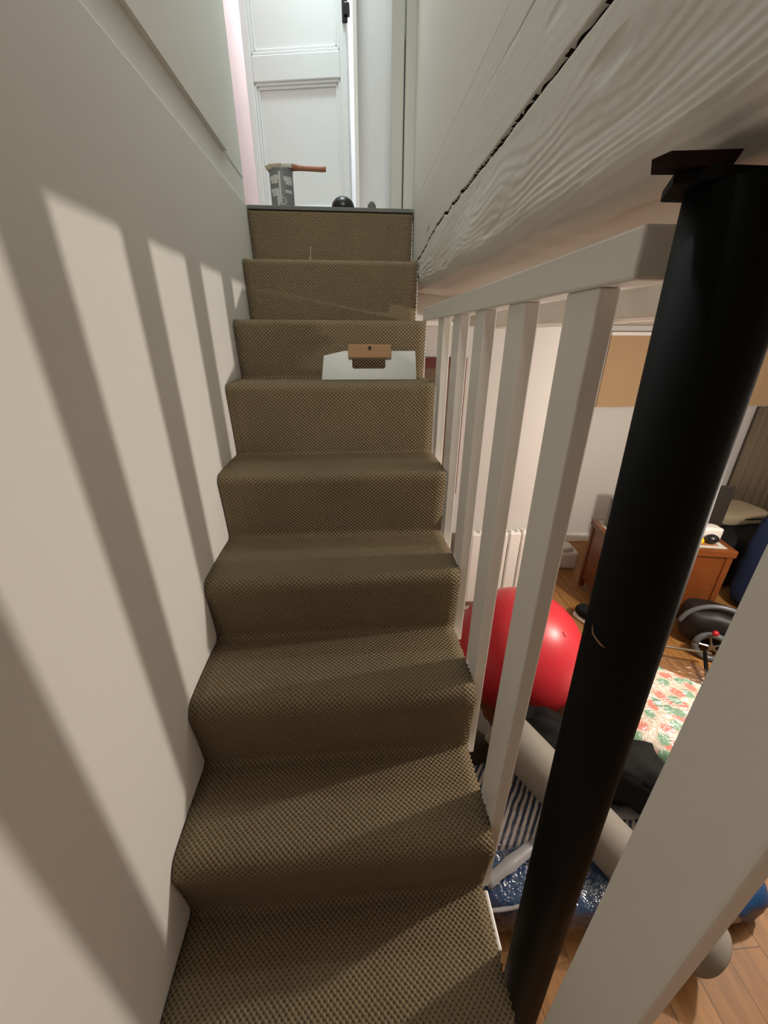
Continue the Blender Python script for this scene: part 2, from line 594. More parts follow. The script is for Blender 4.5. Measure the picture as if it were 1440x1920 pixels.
bm = bmesh.new()
dbox(bm, -DW, DW, 0.0, 0.03, ZL + 0.015, 2.3)
obj('slab', bm, door_white, door)
bm = bmesh.new()
for (x0, x1, z0, z1) in ((-DW, -DW + 0.032, ZL + 0.015, 2.3), (DW - 0.032, DW, ZL + 0.015, 2.3),
                         (-DW + 0.032, DW - 0.032, ZL + 0.015, ZL + 0.10), (-DW + 0.032, DW - 0.032, 0.99, 1.075),
                         (-DW + 0.032, DW - 0.032, 2.2, 2.3)):
    dbox(bm, x0, x1, -0.014, 0.0, z0, z1)
obj('stile_frame', bm, door_white, door, bevel=0.004)
for z0, z1 in ((ZL + 0.10, 0.99), (1.075, 2.2)):
    bm = bmesh.new()
    w = DW - 0.032
    for k in range(2):
        i = k * 0.011
        d = -0.010 + k * 0.004
        for a in ((-w + i, -w + i + 0.011, z0 + i, z1 - i), (w - i - 0.011, w - i, z0 + i, z1 - i),
                  (-w + i, w - i, z0 + i, z0 + i + 0.011), (-w + i, w - i, z1 - i - 0.011, z1 - i)):
            dbox(bm, a[0], a[1], d, 0.0, a[2], a[3])
    obj('panel_moulding', bm, door_white, door, bevel=0.003)
bm = bmesh.new()
dbox(bm, DW - 0.006, DW + 0.016, -0.034, -0.014, 1.165, 1.20)
dbox(bm, DW - 0.016, DW + 0.006, -0.022, -0.013, 1.15, 1.22)
latch = obj('latch', bm, rubber, door, bevel=0.002)
latch['label'] = 'black door latch'
bm = B(0.033, 0.050, 2.215, 2.25, ZL + 0.006, 2.4)
struct('trim_3', bm, gloss_white, 'narrow door jamb right of the panelled door', bevel=0.002)
struct('baseboard_hall', B(0.046, 0.163, 2.238, 2.25, ZL + 0.006, ZL + 0.09), gloss_white)

# ------------------------------------------------------------------ painted timber beam
bm = bmesh.new()
NY = 820
Y0, Y1 = -0.55, 1.88
svals = []
z = 0.50
while z > 0.112:
    svals.append(z)
    if 0.272 < z < 0.306:
        z -= 0.0009
    elif 0.385 < z < 0.415:
        z -= 0.0012
    else:
        z -= 0.0022
NF = len(svals)
under = [0.004 * i for i in range(1, 12)] + [0.05 + 0.009 * i for i in range(0, 32)]


def sm(a, b2, t):
    t = max(0.0, min(1.0, (t - a) / (b2 - a)))
    return t * t * (3 - 2 * t)


rows = []
deep_v = set()
for i in range(NY + 1):
    y = Y0 + (Y1 - Y0) * i / NY
    zb = 0.118 + 0.026 * max(0, y) + 0.009 * noise.noise(Vector((y * 5, 0, 3))) + 0.006 * noise.noise(Vector((y * 17, 1, 3)))
    jag = 0.006 * noise.noise(Vector((y * 22, 7, 1))) * sm(0.6, 1.0, y) + 0.004 * noise.noise(Vector((y * 60, 3, 1))) * sm(0.7, 1.1, y) + 0.0015 * noise.noise(Vector((y * 30, 9, 1)))
    zc = 0.290 + jag - 0.035 * sm(1.3, 1.75, y)
    wc = 0.0019 + 0.0034 * (1 - sm(0.2, 1.5, y)) * (0.6 + 0.7 * abs(noise.noise(Vector((y * 14, 2, 8)))))
    zc2 = 0.400 + 0.01 * (y - 0.7) + 0.001 * noise.noise(Vector((y * 25, 4, 1)))
    rows_i = []
    for z in svals:
        t = sm(0.30, 0.17, z)
        zz = z
        amp = 0.0001 + 0.0027 * t * (0.25 + 1.3 * max(0, noise.noise(Vector((y * 3.0, z * 7, 20))) + 0.3))
        warp = 2.6 * noise.noise(Vector((y * 2.4, z * 5, 1))) + 1.1 * noise.noise(Vector((y * 8, z * 14, 2)))
        ph = (z * (82 + 24 * t) + 1.3 * warp) % 1.0
        ring = ph if ph < 0.72 else (1 - ph) / 0.28 * 0.72
        d = amp * (ring - 0.36) * 1.3
        d += t * 0.007 * noise.noise(Vector((y * 3.5, z * 11, 6))) + 0.003 * noise.noise(Vector((y * 1.5, z * 3, 11)))
        d += 0.0008 * t * noise.noise(Vector((y * 35, z * 90, 13)))
        # short gouges
        g = noise.noise(Vector((y * 7, z * 45 + y * 2, 31)))
        if g > 0.45:
            d += (g - 0.45) * 0.012 * sm(0.42, 0.25, z)
        d += 0.034 * math.exp(-abs((z - zc) / wc) ** 3)
        d += 0.0035 * math.exp(-((z - zc2) / 0.0013) ** 2) * sm(0.95, 0.6, y)
        d *= sm(0.457, 0.43, z)
        x = XR + d
        deep = d > 0.009
        # rounding over the lower edge
        if z < zb + 0.03:
            q = sm(zb + 0.03, zb - 0.004, z)
            x += 0.018 * q * q
        if z < zb:
            x += (zb - z) * 2.4
            zz = zb - (zb - z) * 0.25
        rows_i.append(bm.verts.new((x, y, zz)))
        if deep:
            deep_v.add(rows_i[-1])
    lx, lz = rows_i[-1].co.x, rows_i[-1].co.z
    for u in under:
        zz = lz + (0.030 - lz) * sm(0.10, 0.17, u) + 0.004 * noise.noise(Vector((y * 3, u * 12, 41))) + 0.0015 * noise.noise(Vector((y * 9, u * 60, 43)))
        g = noise.noise(Vector((y * 9, u * 40, 51)))
        if g > 0.48:
            zz += (g - 0.48) * 0.02
        rows_i.append(bm.verts.new((lx + u, y, zz)))
    xe = max(lx + under[-1], 0.585)
    rows_i.append(bm.verts.new((xe, y, rows_i[-1].co.z)))
    rows_i.append(bm.verts.new((xe, y, 0.50)))
    rows.append(rows_i)
for a, c in zip(rows, rows[1:]):
    for k in range(len(a) - 1):
        fc = bm.faces.new((a[k], a[k + 1], c[k + 1], c[k]))
        if sum(v in deep_v for v in fc.verts)  >= 1:
            fc.material_index = 1
    bm.faces.new((a[-1], a[0], c[0], c[-1]))
bm.faces.new(rows[0])
bm.faces.new(rows[-1][::-1])
beam = obj('timber_beam', bm, beam_m, smooth=True)
beam.data.materials.append(mat('shaded_crack_timber', (0.035, 0.026, 0.018), 0.9, 0.1, noise_amt=0.4, noise_scale=40))  # bare wood in the cracks, coloured darker to stand in for their shade
tag(beam, 'massive rough-hewn timber beam painted white, cracked along its length, above the balustrade', 'beam')

# ------------------------------------------------------------------ staircase
NOSE = [(1.837, 0.430, 0.008), (1.655, 0.247, 0.016), (1.420, 0.045, 0.017), (1.240, -0.135, 0.020), (1.044, -0.354, 0.024),
        (0.828, -0.556, 0.030), (0.622, -0.745, 0.036), (0.425, -0.948, 0.040), (0.215, -1.145, 0.040),
        (0.010, -1.335, 0.040), (-0.195, -1.52, 0.040)]
prof = [(1.86, 0.430)]
for i, (y, z, r) in enumerate(NOSE):
    for k in range(9):
        a = PI / 2 * k / 8
        prof.append((y + r - r * math.sin(a), z - r + r * math.cos(a)))
    zn = NOSE[i + 1][1] if i + 1 < len(NOSE) else ZF
    foot = y + 0.016
    ztop = z - r
    rc = 0.006 if i < 4 else 0.014
    nseg = 6
    for k in range(1, nseg + 1):
        f = k / nseg
        sag = 0.004 * math.sin(f * PI)
        prof.append((y + 0.016 * f + sag * 0.5, ztop + (zn + rc - ztop) * f))
    for k in range(1, 5):
        a = PI / 2 * k / 4
        prof.append((foot - rc + rc * math.cos(a), zn + rc - rc * math.sin(a)))
    if i + 1 < len(NOSE):
        yn, _, rn = NOSE[i + 1]
        y1_ = yn + rn
        for k in range(1, 4):
            prof.append((foot - rc + (y1_ - foot + rc) * k / 4, zn + (0.002 * math.sin(k / 4 * PI))))

st = thing('staircase', 'steep narrow staircase covered in brown woven carpet climbing to the landing', 'staircase', (-0.06, 0.6, ZF))
# resample the profile densely so that the cut edge can fray
dense = [prof[0]]
for p, q in zip(prof, prof[1:]):
    d = math.hypot(q[0] - p[0], q[1] - p[1])
    n = max(1, int(d / 0.0058 + 0.5))
    for k in range(1, n + 1):
        dense.append((p[0] + (q[0] - p[0]) * k / n, p[1] + (q[1] - p[1]) * k / n))
bm = bmesh.new()
uvl = bm.loops.layers.uv.new('UVMap')
NX = 24
grid = []
arc = 0.0
for i, (y, z) in enumerate(dense):
    if i:
        arc += math.hypot(y - dense[i - 1][0], z - dense[i - 1][1])
    drift = 0.008 * (1 - sm(0.3, 1.6, y))
    xl = XW + 0.003
    xr = 0.243 + drift + 0.012 * sm(1.5, 0.9, y)
    tuft = (0.0028 if i % 2 else -0.0012) + random.uniform(-0.001, 0.001)
    row = []
    for k in range(NX + 1):
        f = k / NX
        x = xl + (xr - xl) * f
        if k == NX:
            x += tuft
        if k == 0:
            x += random.uniform(-0.0006, 0.0012)
        wob = 0.0016 * noise.noise(Vector((x * 7, arc * 6, 3)))
        row.append((bm.verts.new((x, y + wob, z + wob * 0.6)), x, arc))
    grid.append(row)
for a, c in zip(grid, grid[1:]):
    for k in range(NX):
        q = (a[k], a[k + 1], c[k + 1], c[k])
        fc = bm.faces.new([t[0] for t in q])
        for lp, t in zip(fc.loops, q):
            lp[uvl].uv = (t[1], t[2])
carpet = obj('carpet_runner', bm, carpet_m, st, smooth=True)
md = carpet.modifiers.new('pile', 'SOLIDIFY')
md.thickness = 0.007
md.offset = -1
# carcass beneath the carpet
poly = []
for i, (y, z, r) in enumerate(NOSE):
    poly.append((y + 0.030, z - 0.012))
    zn = NOSE[i + 1][1] if i + 1 < len(NOSE) else ZF
    poly.append((y + 0.030, zn - 0.012 if i + 1 < len(NOSE) else ZF))
poly += [(0.16, ZF), (1.90, 0.15), (1.90, 0.418)]
bm = bmesh.new()
add_prism(bm, poly, 'x', XW + 0.006, 0.228)
obj('stair_carcass', bm, mat('softwood', (0.42, 0.30, 0.17), 0.7, noise_amt=0.2), st)
# white cut string on the open side
poly = []
for i, (y, z, r) in enumerate(NOSE):
    poly.append((y + 0.034, z - 0.018))
    zn = NOSE[i + 1][1] - 0.018 if i + 1 < len(NOSE) else ZF
    poly.append((y + 0.034, zn))
poly += [(0.10, ZF), (1.90, 0.02), (1.90, 0.41)]
bm = bmesh.new()
add_prism(bm, poly, 'x', 0.2285, 0.252)
obj('stringer', bm, gloss_white, st)
obj('tread_edging', B(0.262, 0.272, 0.335, 0.432, -1.166, -1.144), gloss_white, st, bevel=0.003)
obj('landing_strip', B(XW + 0.003, 0.2455, 1.8325, 1.902, 0.4305, 0.4435), strip_m, st, bevel=0.002)
bm = bmesh.new()
add_tube(bm, [(-0.145, 1.653, 0.254), (-0.143, 1.646, 0.243), (-0.139, 1.648, 0.222)], 0.0011, 6)
add_tube(bm, [(-0.140, 1.655, 0.285), (-0.141, 1.650, 0.262), (-0.139, 1.645, 0.240)], 0.0009, 6)
obj('loose_thread', bm, bristle_m, st, smooth=True)

# ------------------------------------------------------------------ balustrade
bal = thing('balustrade', 'white wooden balustrade of flat balusters under a rail beside the stairs', 'balustrade', (0.29, 0.9, -1.0))
obj('handrail', B(0.262, 0.312, 0.402, 1.60, 0.048, 0.092), gloss_white, bal, bevel=0.003)
for k in range(5):
    y = 0.461 + 0.1985 * k
    zt = min(zz for (yy, zz, r) in NOSE if yy > y - 0.36) - 0.06
    bm = B(0.266, 0.291, y, y + 0.072, max(ZF, zt), 0.048)
    obj('baluster', bm, gloss_white, bal, bevel=0.0025)

post = obj('baluster_post', B(0.262, 0.282, 0.122, 0.202, ZF, 0.05), gloss_white, bevel=0.003)
tag(post, 'broad white upright nearest the camera, to the right of the black pole', 'post')

# ------------------------------------------------------------------ black steel pole
pole = thing('steel_pole', 'thick black steel pole propping up the white beam', 'pole', (0.31, 0.31, ZF))
bm = bmesh.new()
add_cyl(bm, (0.326, 0.297, ZF), (0.289, 0.333, 0.0985), 0.0395, seg=64, caps=True)
o = obj('shaft', bm, black_m, pole, smooth=False)
for p in o.data.polygons:
    p.use_smooth = len(p.vertices) == 4
bm = bmesh.new()
add_prism(bm, [(0.230, 0.333), (0.254, 0.318), (0.32, 0.318), (0.32, 0.372), (0.250, 0.372)], 'z', 0.0985, 0.1065)
o = obj('head_plate', bm, black_m, pole, bevel=0.001)
bm = B(0.219, 0.268, 0.322, 0.346, 0.1068, 0.1150)
for v in bm.verts:
    v.co += Vector((random.uniform(-.004, .004), random.uniform(-.004, .004), random.uniform(-.002, .002)))
o = obj('rust_patch', bm, rust_m, pole)
o['label'] = 'rusty corner of the head plate'
bm = bmesh.new()
add_tube(bm, [(0.257, 0.324, -0.292), (0.257, 0.320, -0.300), (0.259, 0.314, -0.304), (0.261, 0.308, -0.306), (0.263, 0.304, -0.3065)],
         [0.0004, 0.0009, 0.0010, 0.0010, 0.0004], 6)
o = obj('stray_straw', bm, straw_m, pole, smooth=True)
o['label'] = 'curved straw-coloured hair stuck to the pole'

# ------------------------------------------------------------------ things on the stairs and landing
tr = thing('plastering_blade', 'white plastering blade with a wooden grip propped upright on a brown carpeted step', 'tool', (0.05, 1.335, -0.133))


def lean(bm):
    for v in bm.verts:
        v.co.y += 0.35 * (v.co.z + 0.133)
    return bm


bm = bmesh.new()
zb, zt = -0.131, -0.046
y0, y1 = 1.330, 1.333
add_prism(bm, [(-0.103, zb), (-0.004, zb), (-0.004, zt), (-0.028, zt), (-0.094, -0.060)], 'y', y0, y1)
add_prism(bm, [(0.104, zb), (0.205, zb), (0.202, zt), (0.104, zt)], 'y', y0, y1)
add_prism(bm, [(-0.004, zb), (0.104, zb), (0.104, -0.094), (0.098, -0.0985), (0.002, -0.0985), (-0.004, -0.094)], 'y', y0, y1)
obj('blade', lean(bm), trowel_m, tr)
bm = B(-0.016, 0.123, 1.318, 1.343, -0.066, -0.027)
o = obj('grip', lean(bm), wood_raw, tr, bevel=0.003)
o['label'] = 'light wooden grip'
bm = bmesh.new()
add_cyl(bm, (0.053, 1.345, -0.036), (0.053, 1.3505, -0.036), 0.005, seg=16)
obj('rivet', bm, dark_dot, o)

can = thing('paint_can', 'grey and white cylindrical can standing on the landing edge', 'can', (-0.262, 1.955, 0.443))
bm = bmesh.new()
R_ = 0.0445
add_lathe(bm, (-0.262, 1.955, 0.443), [(0, 0), (R_, 0), (R_ + 0.001, 0.002), (R_ + 0.001, 0.006), (R_, 0.008), (R_, 0.130), (R_ + 0.001, 0.132), (R_ + 0.001, 0.138), (R_ - 0.003, 0.140), (R_ - 0.004, 0.134), (0, 0.134)], 48)
obj('body', bm, label_grey, can, smooth=False)
cx, cy = -0.262, 1.955


def patch(a0, a1, z0, z1, seg=8):
    bm = bmesh.new()
    prv = None
    for k in range(seg + 1):
        a = math.radians(a0 + (a1 - a0) * k / seg)
        t = k / seg
        top = z1 + 0.003 * noise.noise(Vector((k * 0.7, z1 * 40, 1)))
        bot = z0 + 0.003 * noise.noise(Vector((k * 0.7, z0 * 40, 5)))
        vs = [bm.verts.new((cx + r * math.cos(a), cy + r * math.sin(a), zz)) for r, zz in ((R_ + 0.0004, bot), (R_ + 0.0012, bot), (R_ + 0.0012, top), (R_ + 0.0004, top))]
        if prv:
            for j in range(4):
                bm.faces.new((prv[j], prv[(j + 1) % 4], vs[(j + 1) % 4], vs[j]))
        else:
            bm.faces.new(vs[::-1])
        prv = vs
    bm.faces.new(prv)
    return bm


lab = mat('can_white', (0.55, 0.57, 0.56))
for (a0, a1, z0, z1) in [(p, q, 0.443 + r_, 0.443 + t_) for (p, q, r_, t_) in ((208, 262, 0.098, 0.114), (218, 258, 0.089, 0.100), (288, 336, 0.096, 0.112), (296, 336, 0.087, 0.097),
                         (212, 262, 0.062, 0.073), (222, 262, 0.050, 0.063), (292, 330, 0.060, 0.070), (186, 204, 0.01, 0.125),
                         (263, 272, 0.03, 0.125), (250, 262, 0.02, 0.05))]:
    obj('label_block', patch(a0, a1, z0, z1), lab, can)
# round letter near the foot of the can
fc = bpy.data.curves.new('letter', 'FONT')
fc.body = 'D'
fc.size = 0.034
fc.extrude = 0.0006
tmp = bpy.data.objects.new('letter', fc)
COL.objects.link(tmp)
bpy.context.view_layer.update()
me = bpy.data.meshes.new_from_object(tmp.evaluated_get(bpy.context.evaluated_depsgraph_get()))
bpy.data.objects.remove(tmp)
bm = bmesh.new()
bm.from_mesh(me)
for v in bm.verts:
    a = math.radians(264) + v.co.x / R_
    r = R_ + 0.0012 + v.co.z
    v.co = Vector((cx + r * math.cos(a), cy + r * math.sin(a), 0.443 + 0.022 + v.co.y))
obj('letter', bm, lab, can)

brs = thing('paint_brush', 'paint brush with orange-brown handle lying across the grey can', 'brush', (-0.2, 1.955, 0.583))
bm = bmesh.new()
yb = 1.945
add_prism(bm, [(-0.318, 0.586), (-0.306, 0.574), (-0.255, 0.5835), (-0.255, 0.598), (-0.300, 0.594)], 'y', yb - 0.022, yb + 0.022)
obj('bristles', bm, bristle_m, brs, bevel=0.003)
obj('ferrule', B(-0.262, -0.215, yb - 0.020, yb + 0.020, 0.5835, 0.597), mat('brush_metal', (0.55, 0.53, 0.46), 0.4, noise_amt=0.3, noise_scale=40), brs, bevel=0.003)
bm = bmesh.new()
add_tube(bm, [(-0.218, yb, 0.591), (-0.19, yb, 0.590), (-0.15, yb - 0.002, 0.588), (-0.10, yb - 0.004, 0.587), (-0.086, yb - 0.004, 0.587)],
         [0.012, 0.0095, 0.0085, 0.0095, 0.008], 14)
obj('handle', bm, brush_handle, brs, smooth=True)

bm = bmesh.new()
bmesh.ops.create_uvsphere(bm, u_segments=32, v_segments=20, radius=0.045)
for v in bm.verts:
    v.co = Vector((v.co.x * 1.02, v.co.y, max(v.co.z, -0.029) * 0.86)) + Vector((-0.025, 1.95, 0.443 + 0.029 * 0.86))
o = tag(obj('door_stop', bm, rubber, smooth=True), 'black shiny dome on the landing edge in front of the door', 'door stop')
bm = bmesh.new()
add_lathe(bm, (0.091, 1.945, 0.443), [(0, 0), (0.018, 0), (0.0185, 0.015), (0.016, 0.036), (0.009, 0.046), (0, 0.049)], 20)
tag(obj('grey_stub', bm, grey_felt, smooth=True), 'small grey rounded stub on the landing, right of the black dome', 'stub')

# ------------------------------------------------------------------ lower room
# picture on the bay wall
pic = thing('wall_picture', 'tall picture in a dark red frame on the wall behind the balusters', 'picture', (0.46, 2.09, -0.85))
bm = bmesh.new()
X0, X1, Z0, Z1 = 0.33, 0.575, -0.84, -0.10
for a in ((X0, X0 + 0.03, Z0, Z1), (X1 - 0.012, X1, Z0, Z1), (X0 + 0.03, X1 - 0.012, Z0, Z0 + 0.05), (X0 + 0.03, X1 - 0.012, Z1 - 0.05, Z1)):
    add_box(bm, a[0], a[1], 2.075, 2.098, a[2], a[3])
obj('frame', bm, picture_frame_m, pic)
obj('print', B(X0 + 0.03, X1 - 0.012, 2.085, 2.098, Z0 + 0.05, Z1 - 0.05), picture_m, pic)

# radiator
rad = thing('radiator', 'white panel radiator on the wall behind the red ball', 'radiator', (0.86, 2.05, ZF + 0.1))
for k in range(7):
    x = 0.605 + 0.078 * k
    obj('column', B(x, x + 0.070, 2.02, 2.075, ZF + 0.12, -1.085), gloss_white, rad, bevel=0.008)
for z0 in (ZF + 0.16, -1.16):
    obj('header_pipe', B(0.605, 1.143, 2.035, 2.06, z0, z0 + 0.04), gloss_white, rad)
for k in range(7):
    for dx in (-0.02, 0.02):
        bm = bmesh.new()
        x = 0.640 + 0.078 * k + dx
        add_cyl(bm, (x, 2.047, -1.086), (x, 2.047, -1.074), 0.010, seg=12)
        obj('vent_cap', bm, gloss_white, rad)
for x in (0.62, 1.11):
    obj('bracket', B(x, x + 0.03, 2.07, 2.10, -1.3, -1.27), gloss_white, rad)
    bm = bmesh.new()
    add_cyl(bm, (x + 0.015, 2.047, ZF), (x + 0.015, 2.047, ZF + 0.13), 0.012, seg=12)
    obj('pipe_foot', bm, gloss_white, rad)

# tan blind and its moulding
bl = thing('tan_blind', 'broad tan fabric pelmet across the top of the far wall', 'blind', (2.75, 2.97, -0.5))
bm = bmesh.new()
npt = 60
vs0, vs1 = [], []
for k in range(npt + 1):
    x = 1.87 + (3.78 - 1.87) * k / npt
    yy = 2.962 + 0.004 * math.sin(k * 0.9)
    vs0.append([bm.verts.new((x, yy, zz)) for zz in (-0.50, 0.006)])
    vs1.append([bm.verts.new((x, yy + 0.02, zz)) for zz in (-0.50, 0.006)])
for k in range(npt):
    bm.faces.new((vs0[k][0], vs0[k + 1][0], vs0[k + 1][1], vs0[k][1]))
    bm.faces.new((vs1[k][0], vs1[k][1], vs1[k + 1][1], vs1[k + 1][0]))
    bm.faces.new((vs0[k][0], vs1[k][0], vs1[k + 1][0], vs0[k + 1][0]))
    bm.faces.new((vs0[k][1], vs0[k + 1][1], vs1[k + 1][1], vs1[k][1]))
for k in (0, npt):
    bm.faces.new((vs0[k][0], vs0[k][1], vs1[k][1], vs1[k][0]))
obj('fabric', bm, tan_m, bl)
obj('head_rail', B(1.86, 3.79, 2.945, 2.998, 0.006, 0.030), gloss_white, bl, bevel=0.003)

# taupe panel added in place of shade on the far wall
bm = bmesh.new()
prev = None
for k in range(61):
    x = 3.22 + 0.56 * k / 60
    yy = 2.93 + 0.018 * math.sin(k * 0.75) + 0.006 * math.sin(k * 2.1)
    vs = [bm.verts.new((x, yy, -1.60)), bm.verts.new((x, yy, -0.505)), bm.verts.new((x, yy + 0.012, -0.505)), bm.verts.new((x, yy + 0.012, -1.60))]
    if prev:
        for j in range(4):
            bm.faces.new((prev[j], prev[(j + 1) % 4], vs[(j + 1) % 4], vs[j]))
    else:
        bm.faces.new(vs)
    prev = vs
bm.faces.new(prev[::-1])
tag(obj('shade_panel', bm, taupe_m, smooth=True), 'taupe panel standing in for shade on the wall below the tan pelmet at the right edge', 'shade_panel')

# wooden chest ----------------------------------------------------------------
CR = math.radians(-12.0)
CO = Vector((1.575, 2.00, 0))         # near left corner
cm = Matrix.Translation(CO) @ Matrix.Rotation(CR, 4, 'Z')
CL, CD, CZ = 0.69, 0.36, -1.165


def cbox(bm, x0, x1, y0, y1, z0, z1):
    for v in add_box(bm, x0, x1, y0, y1, z0, z1):
        v.co = cm @ v.co


def CB(*a):
    bm = bmesh.new()
    cbox(bm, *a)
    return bm


ch = thing('wooden_chest', 'reddish varnished wooden chest with a pale top against the far wall', 'chest', (1.95, 2.05, ZF))
obj('top_board', CB(-0.008, CL + 0.008, -0.008, CD + 0.008, CZ - 0.045, CZ), chest_m, ch, bevel=0.004)
obj('top_inlay', CB(0.02, CL - 0.035, 0.022, CD - 0.02, CZ, CZ + 0.002), chest_top, ch)
obj('front_panel', CB(0.03, CL - 0.03, 0.010, 0.024, ZF + 0.075, CZ - 0.045), chest_m, ch)
obj('back_panel', CB(0.03, CL - 0.03, CD - 0.024, CD - 0.010, ZF + 0.075, CZ - 0.045), chest_m, ch)
obj('side_panel', CB(0.008, 0.02, 0.03, CD - 0.03, ZF + 0.075, CZ - 0.045), chest_m, ch)
obj('side_panel', CB(CL - 0.02, CL - 0.008, 0.03, CD - 0.03, ZF + 0.075, CZ - 0.045), chest_m, ch)
for (x, y) in ((0, 0), (CL - 0.035, 0), (0, CD - 0.035), (CL - 0.035, CD - 0.035)):
    obj('leg', CB(x, x + 0.035, y, y + 0.035, ZF, CZ - 0.045), chest_m, ch, bevel=0.003)
obj('plinth', CB(0.035, CL - 0.035, 0.004, 0.022, ZF + 0.045, ZF + 0.085), chest_m, ch, bevel=0.003)

pm = thing('place_mat', 'brown picture mat with a white border lying on the wooden chest', 'mat', cm @ Vector((0.45, 0.17, CZ + 0.002)))
obj('border', CB(0.24, CL - 0.045, 0.028, CD - 0.03, CZ + 0.002, CZ + 0.005), mat_white, pm)
obj('centre', CB(0.265, CL - 0.072, 0.044, CD - 0.055, CZ + 0.005, CZ + 0.0065), mat_brown, pm)

bm = bmesh.new()
soft_box(bm, (0, 0, 0), (0.15, 0.09, 0.085), e=6, n=6, amp=0.004, ns=6)
for v in bm.verts:
    v.co = cm @ (v.co + Vector((0.59, 0.15, CZ + 0.050)))
tag(obj('white_box', bm, box_white, smooth=True), 'soft white box standing on the mat on the wooden chest', 'box')
bm = bmesh.new()
bmesh.ops.create_uvsphere(bm, u_segments=24, v_segments=16, radius=0.033)
for v in bm.verts:
    v.co = cm @ (Vector((v.co.x * 1.1, v.co.y, v.co.z * 0.9)) + Vector((0.585, 0.075, CZ + 0.037)))
tag(obj('black_ball', bm, rubber, smooth=True), 'small round black ball in front of the white box on the chest', 'ball')
bm = bmesh.new()
add_lathe(bm, (0, 0, 0), [(0, 0), (0.028, 0), (0.026, 0.014), (0.016, 0.030), (0, 0.042)], 20)
for v in bm.verts:
    v.co = cm @ (v.co + Vector((0.528, 0.09, CZ + 0.0066)))
tag(obj('yellow_piece', bm, yellow_m, smooth=True), 'small yellow piece beside the small black ball on the chest', 'toy')

mo = thing('computer_monitor', 'black monitor panel standing at the back of the wooden chest', 'monitor', cm @ Vector((0.50, 0.245, CZ + 0.007)))
bm = CB(0.40, 0.725, 0.235, 0.255, CZ + 0.045, CZ + 0.325)
obj('screen', bm, screen_m, mo, bevel=0.003)
bm = CB(0.55, 0.58, 0.240, 0.252, CZ + 0.0070, CZ + 0.05)
cbox(bm, 0.50, 0.62, 0.21, 0.28, CZ + 0.0068, CZ + 0.014)
obj('stand', bm, screen_m, mo)
bm = CB(0.04, 0.19, 0.22, 0.28, CZ + 0.002, CZ + 0.20)
tag(obj('grey_file', bm, mat('grey_card', (0.25, 0.24, 0.22), 0.7, noise_amt=0.1), bevel=0.003), 'grey upright file box on the left end of the chest, behind the pole', 'box')

# armchair / dark things behind the chest
ac = thing('black_chair', 'black low chair with a beige cushion behind the right end of the chest', 'chair', (2.75, 2.35, ZF))
bm = bmesh.new()
soft_box(bm, (2.80, 2.42, -1.48), (0.52, 0.45, 0.42), 0.2, e=7, n=6, amp=0.006)
obj('seat', bm, black_cloth, ac, smooth=True)
bm = bmesh.new()
soft_box(bm, (2.86, 2.52, -1.225), (0.44, 0.30, 0.11), 0.15, e=4, n=8, amp=0.004)
o = obj('cushion', bm, cushion_m, ac, smooth=True)
bm = bmesh.new()
pts = [(2.86 + 0.222 * math.cos(t) * (abs(math.cos(t)) ** -0.4 if abs(math.cos(t)) > 0.02 else 0), 2.52 + 0.152 * math.sin(t) * (abs(math.sin(t)) ** -0.4 if abs(math.sin(t)) > 0.02 else 0), -1.215) for t in [k * 2 * PI / 40 for k in range(41)]]
add_tube(bm, pts, 0.007, 6)
obj('piping', bm, black_cloth, o, smooth=True)
bm = bmesh.new()
soft_box(bm, (2.70, 1.90, -1.33), (0.26, 0.40, 0.74), 0.35, e=5, n=8, amp=0.02, ns=2)
tag(obj('blue_cloth_heap', bm, blue_cloth, smooth=True), 'dark blue cloth draped at the right end of the wooden chest', 'cloth')

# small white box on floor, shoe
wb = thing('cardboard_box', 'small white box on the floor left of the wooden chest', 'box', (1.66, 2.60, ZF))
bm = bmesh.new()
soft_box(bm, (1.655, 2.60, ZF + 0.075), (0.17, 0.13, 0.15), -0.15, e=12, n=5)
obj('carton', bm, box_white, wb, smooth=True)
bm = bmesh.new()
soft_box(bm, (1.645, 2.60, ZF + 0.165), (0.11, 0.10, 0.05), 0.1, e=5, n=5, amp=0.008, ns=6)
obj('lid', bm, box_white, wb, smooth=True)
sh = thing('shoe', 'black shoe with a white sole edge on the floor behind the red ball', 'shoe', (1.43, 1.92, ZF))
bm = bmesh.new()
soft_box(bm, (1.485, 1.93, ZF + 0.055), (0.10, 0.17, 0.07), 0.4, e=3, n=6, amp=0.006)
obj('upper', bm, black_cloth, sh, smooth=True)
bm = bmesh.new()
soft_box(bm, (1.485, 1.93, ZF + 0.0125), (0.105, 0.18, 0.025), 0.4, e=4, n=6)
obj('sole', bm, gloss_white, sh, smooth=True)

# red exercise ball
eb = thing('exercise_ball', 'large shiny red exercise ball on the floor behind the balusters', 'ball', (0.765, 1.41, ZF))
bm = bmesh.new()
bmesh.ops.create_uvsphere(bm, u_segments=64, v_segments=40, radius=0.30)
Rm = Matrix.Rotation(0.6, 3, 'X') @ Matrix.Rotation(0.4, 3, 'Y')
for v in bm.verts:
    lat = math.asin(max(-1, min(1, v.co.z / 0.30)))
    v.co *= 1 + 0.0012 * math.cos(lat * 40) * (1 if abs(lat) < 0.5 else 0)
    v.co = Rm @ v.co
    v.co += Vector((0.765, 1.41, ZF + 0.30))
obj('skin', bm, ball_m, eb, smooth=True)
bm = bmesh.new()
pn = Rm @ Vector((0, 0, 1))
c0 = Vector((0.765, 1.41, ZF + 0.30))
add_cyl(bm, c0 + pn * 0.297, c0 + pn * 0.303, 0.012, seg=16)
obj('valve', bm, ball_m, eb)

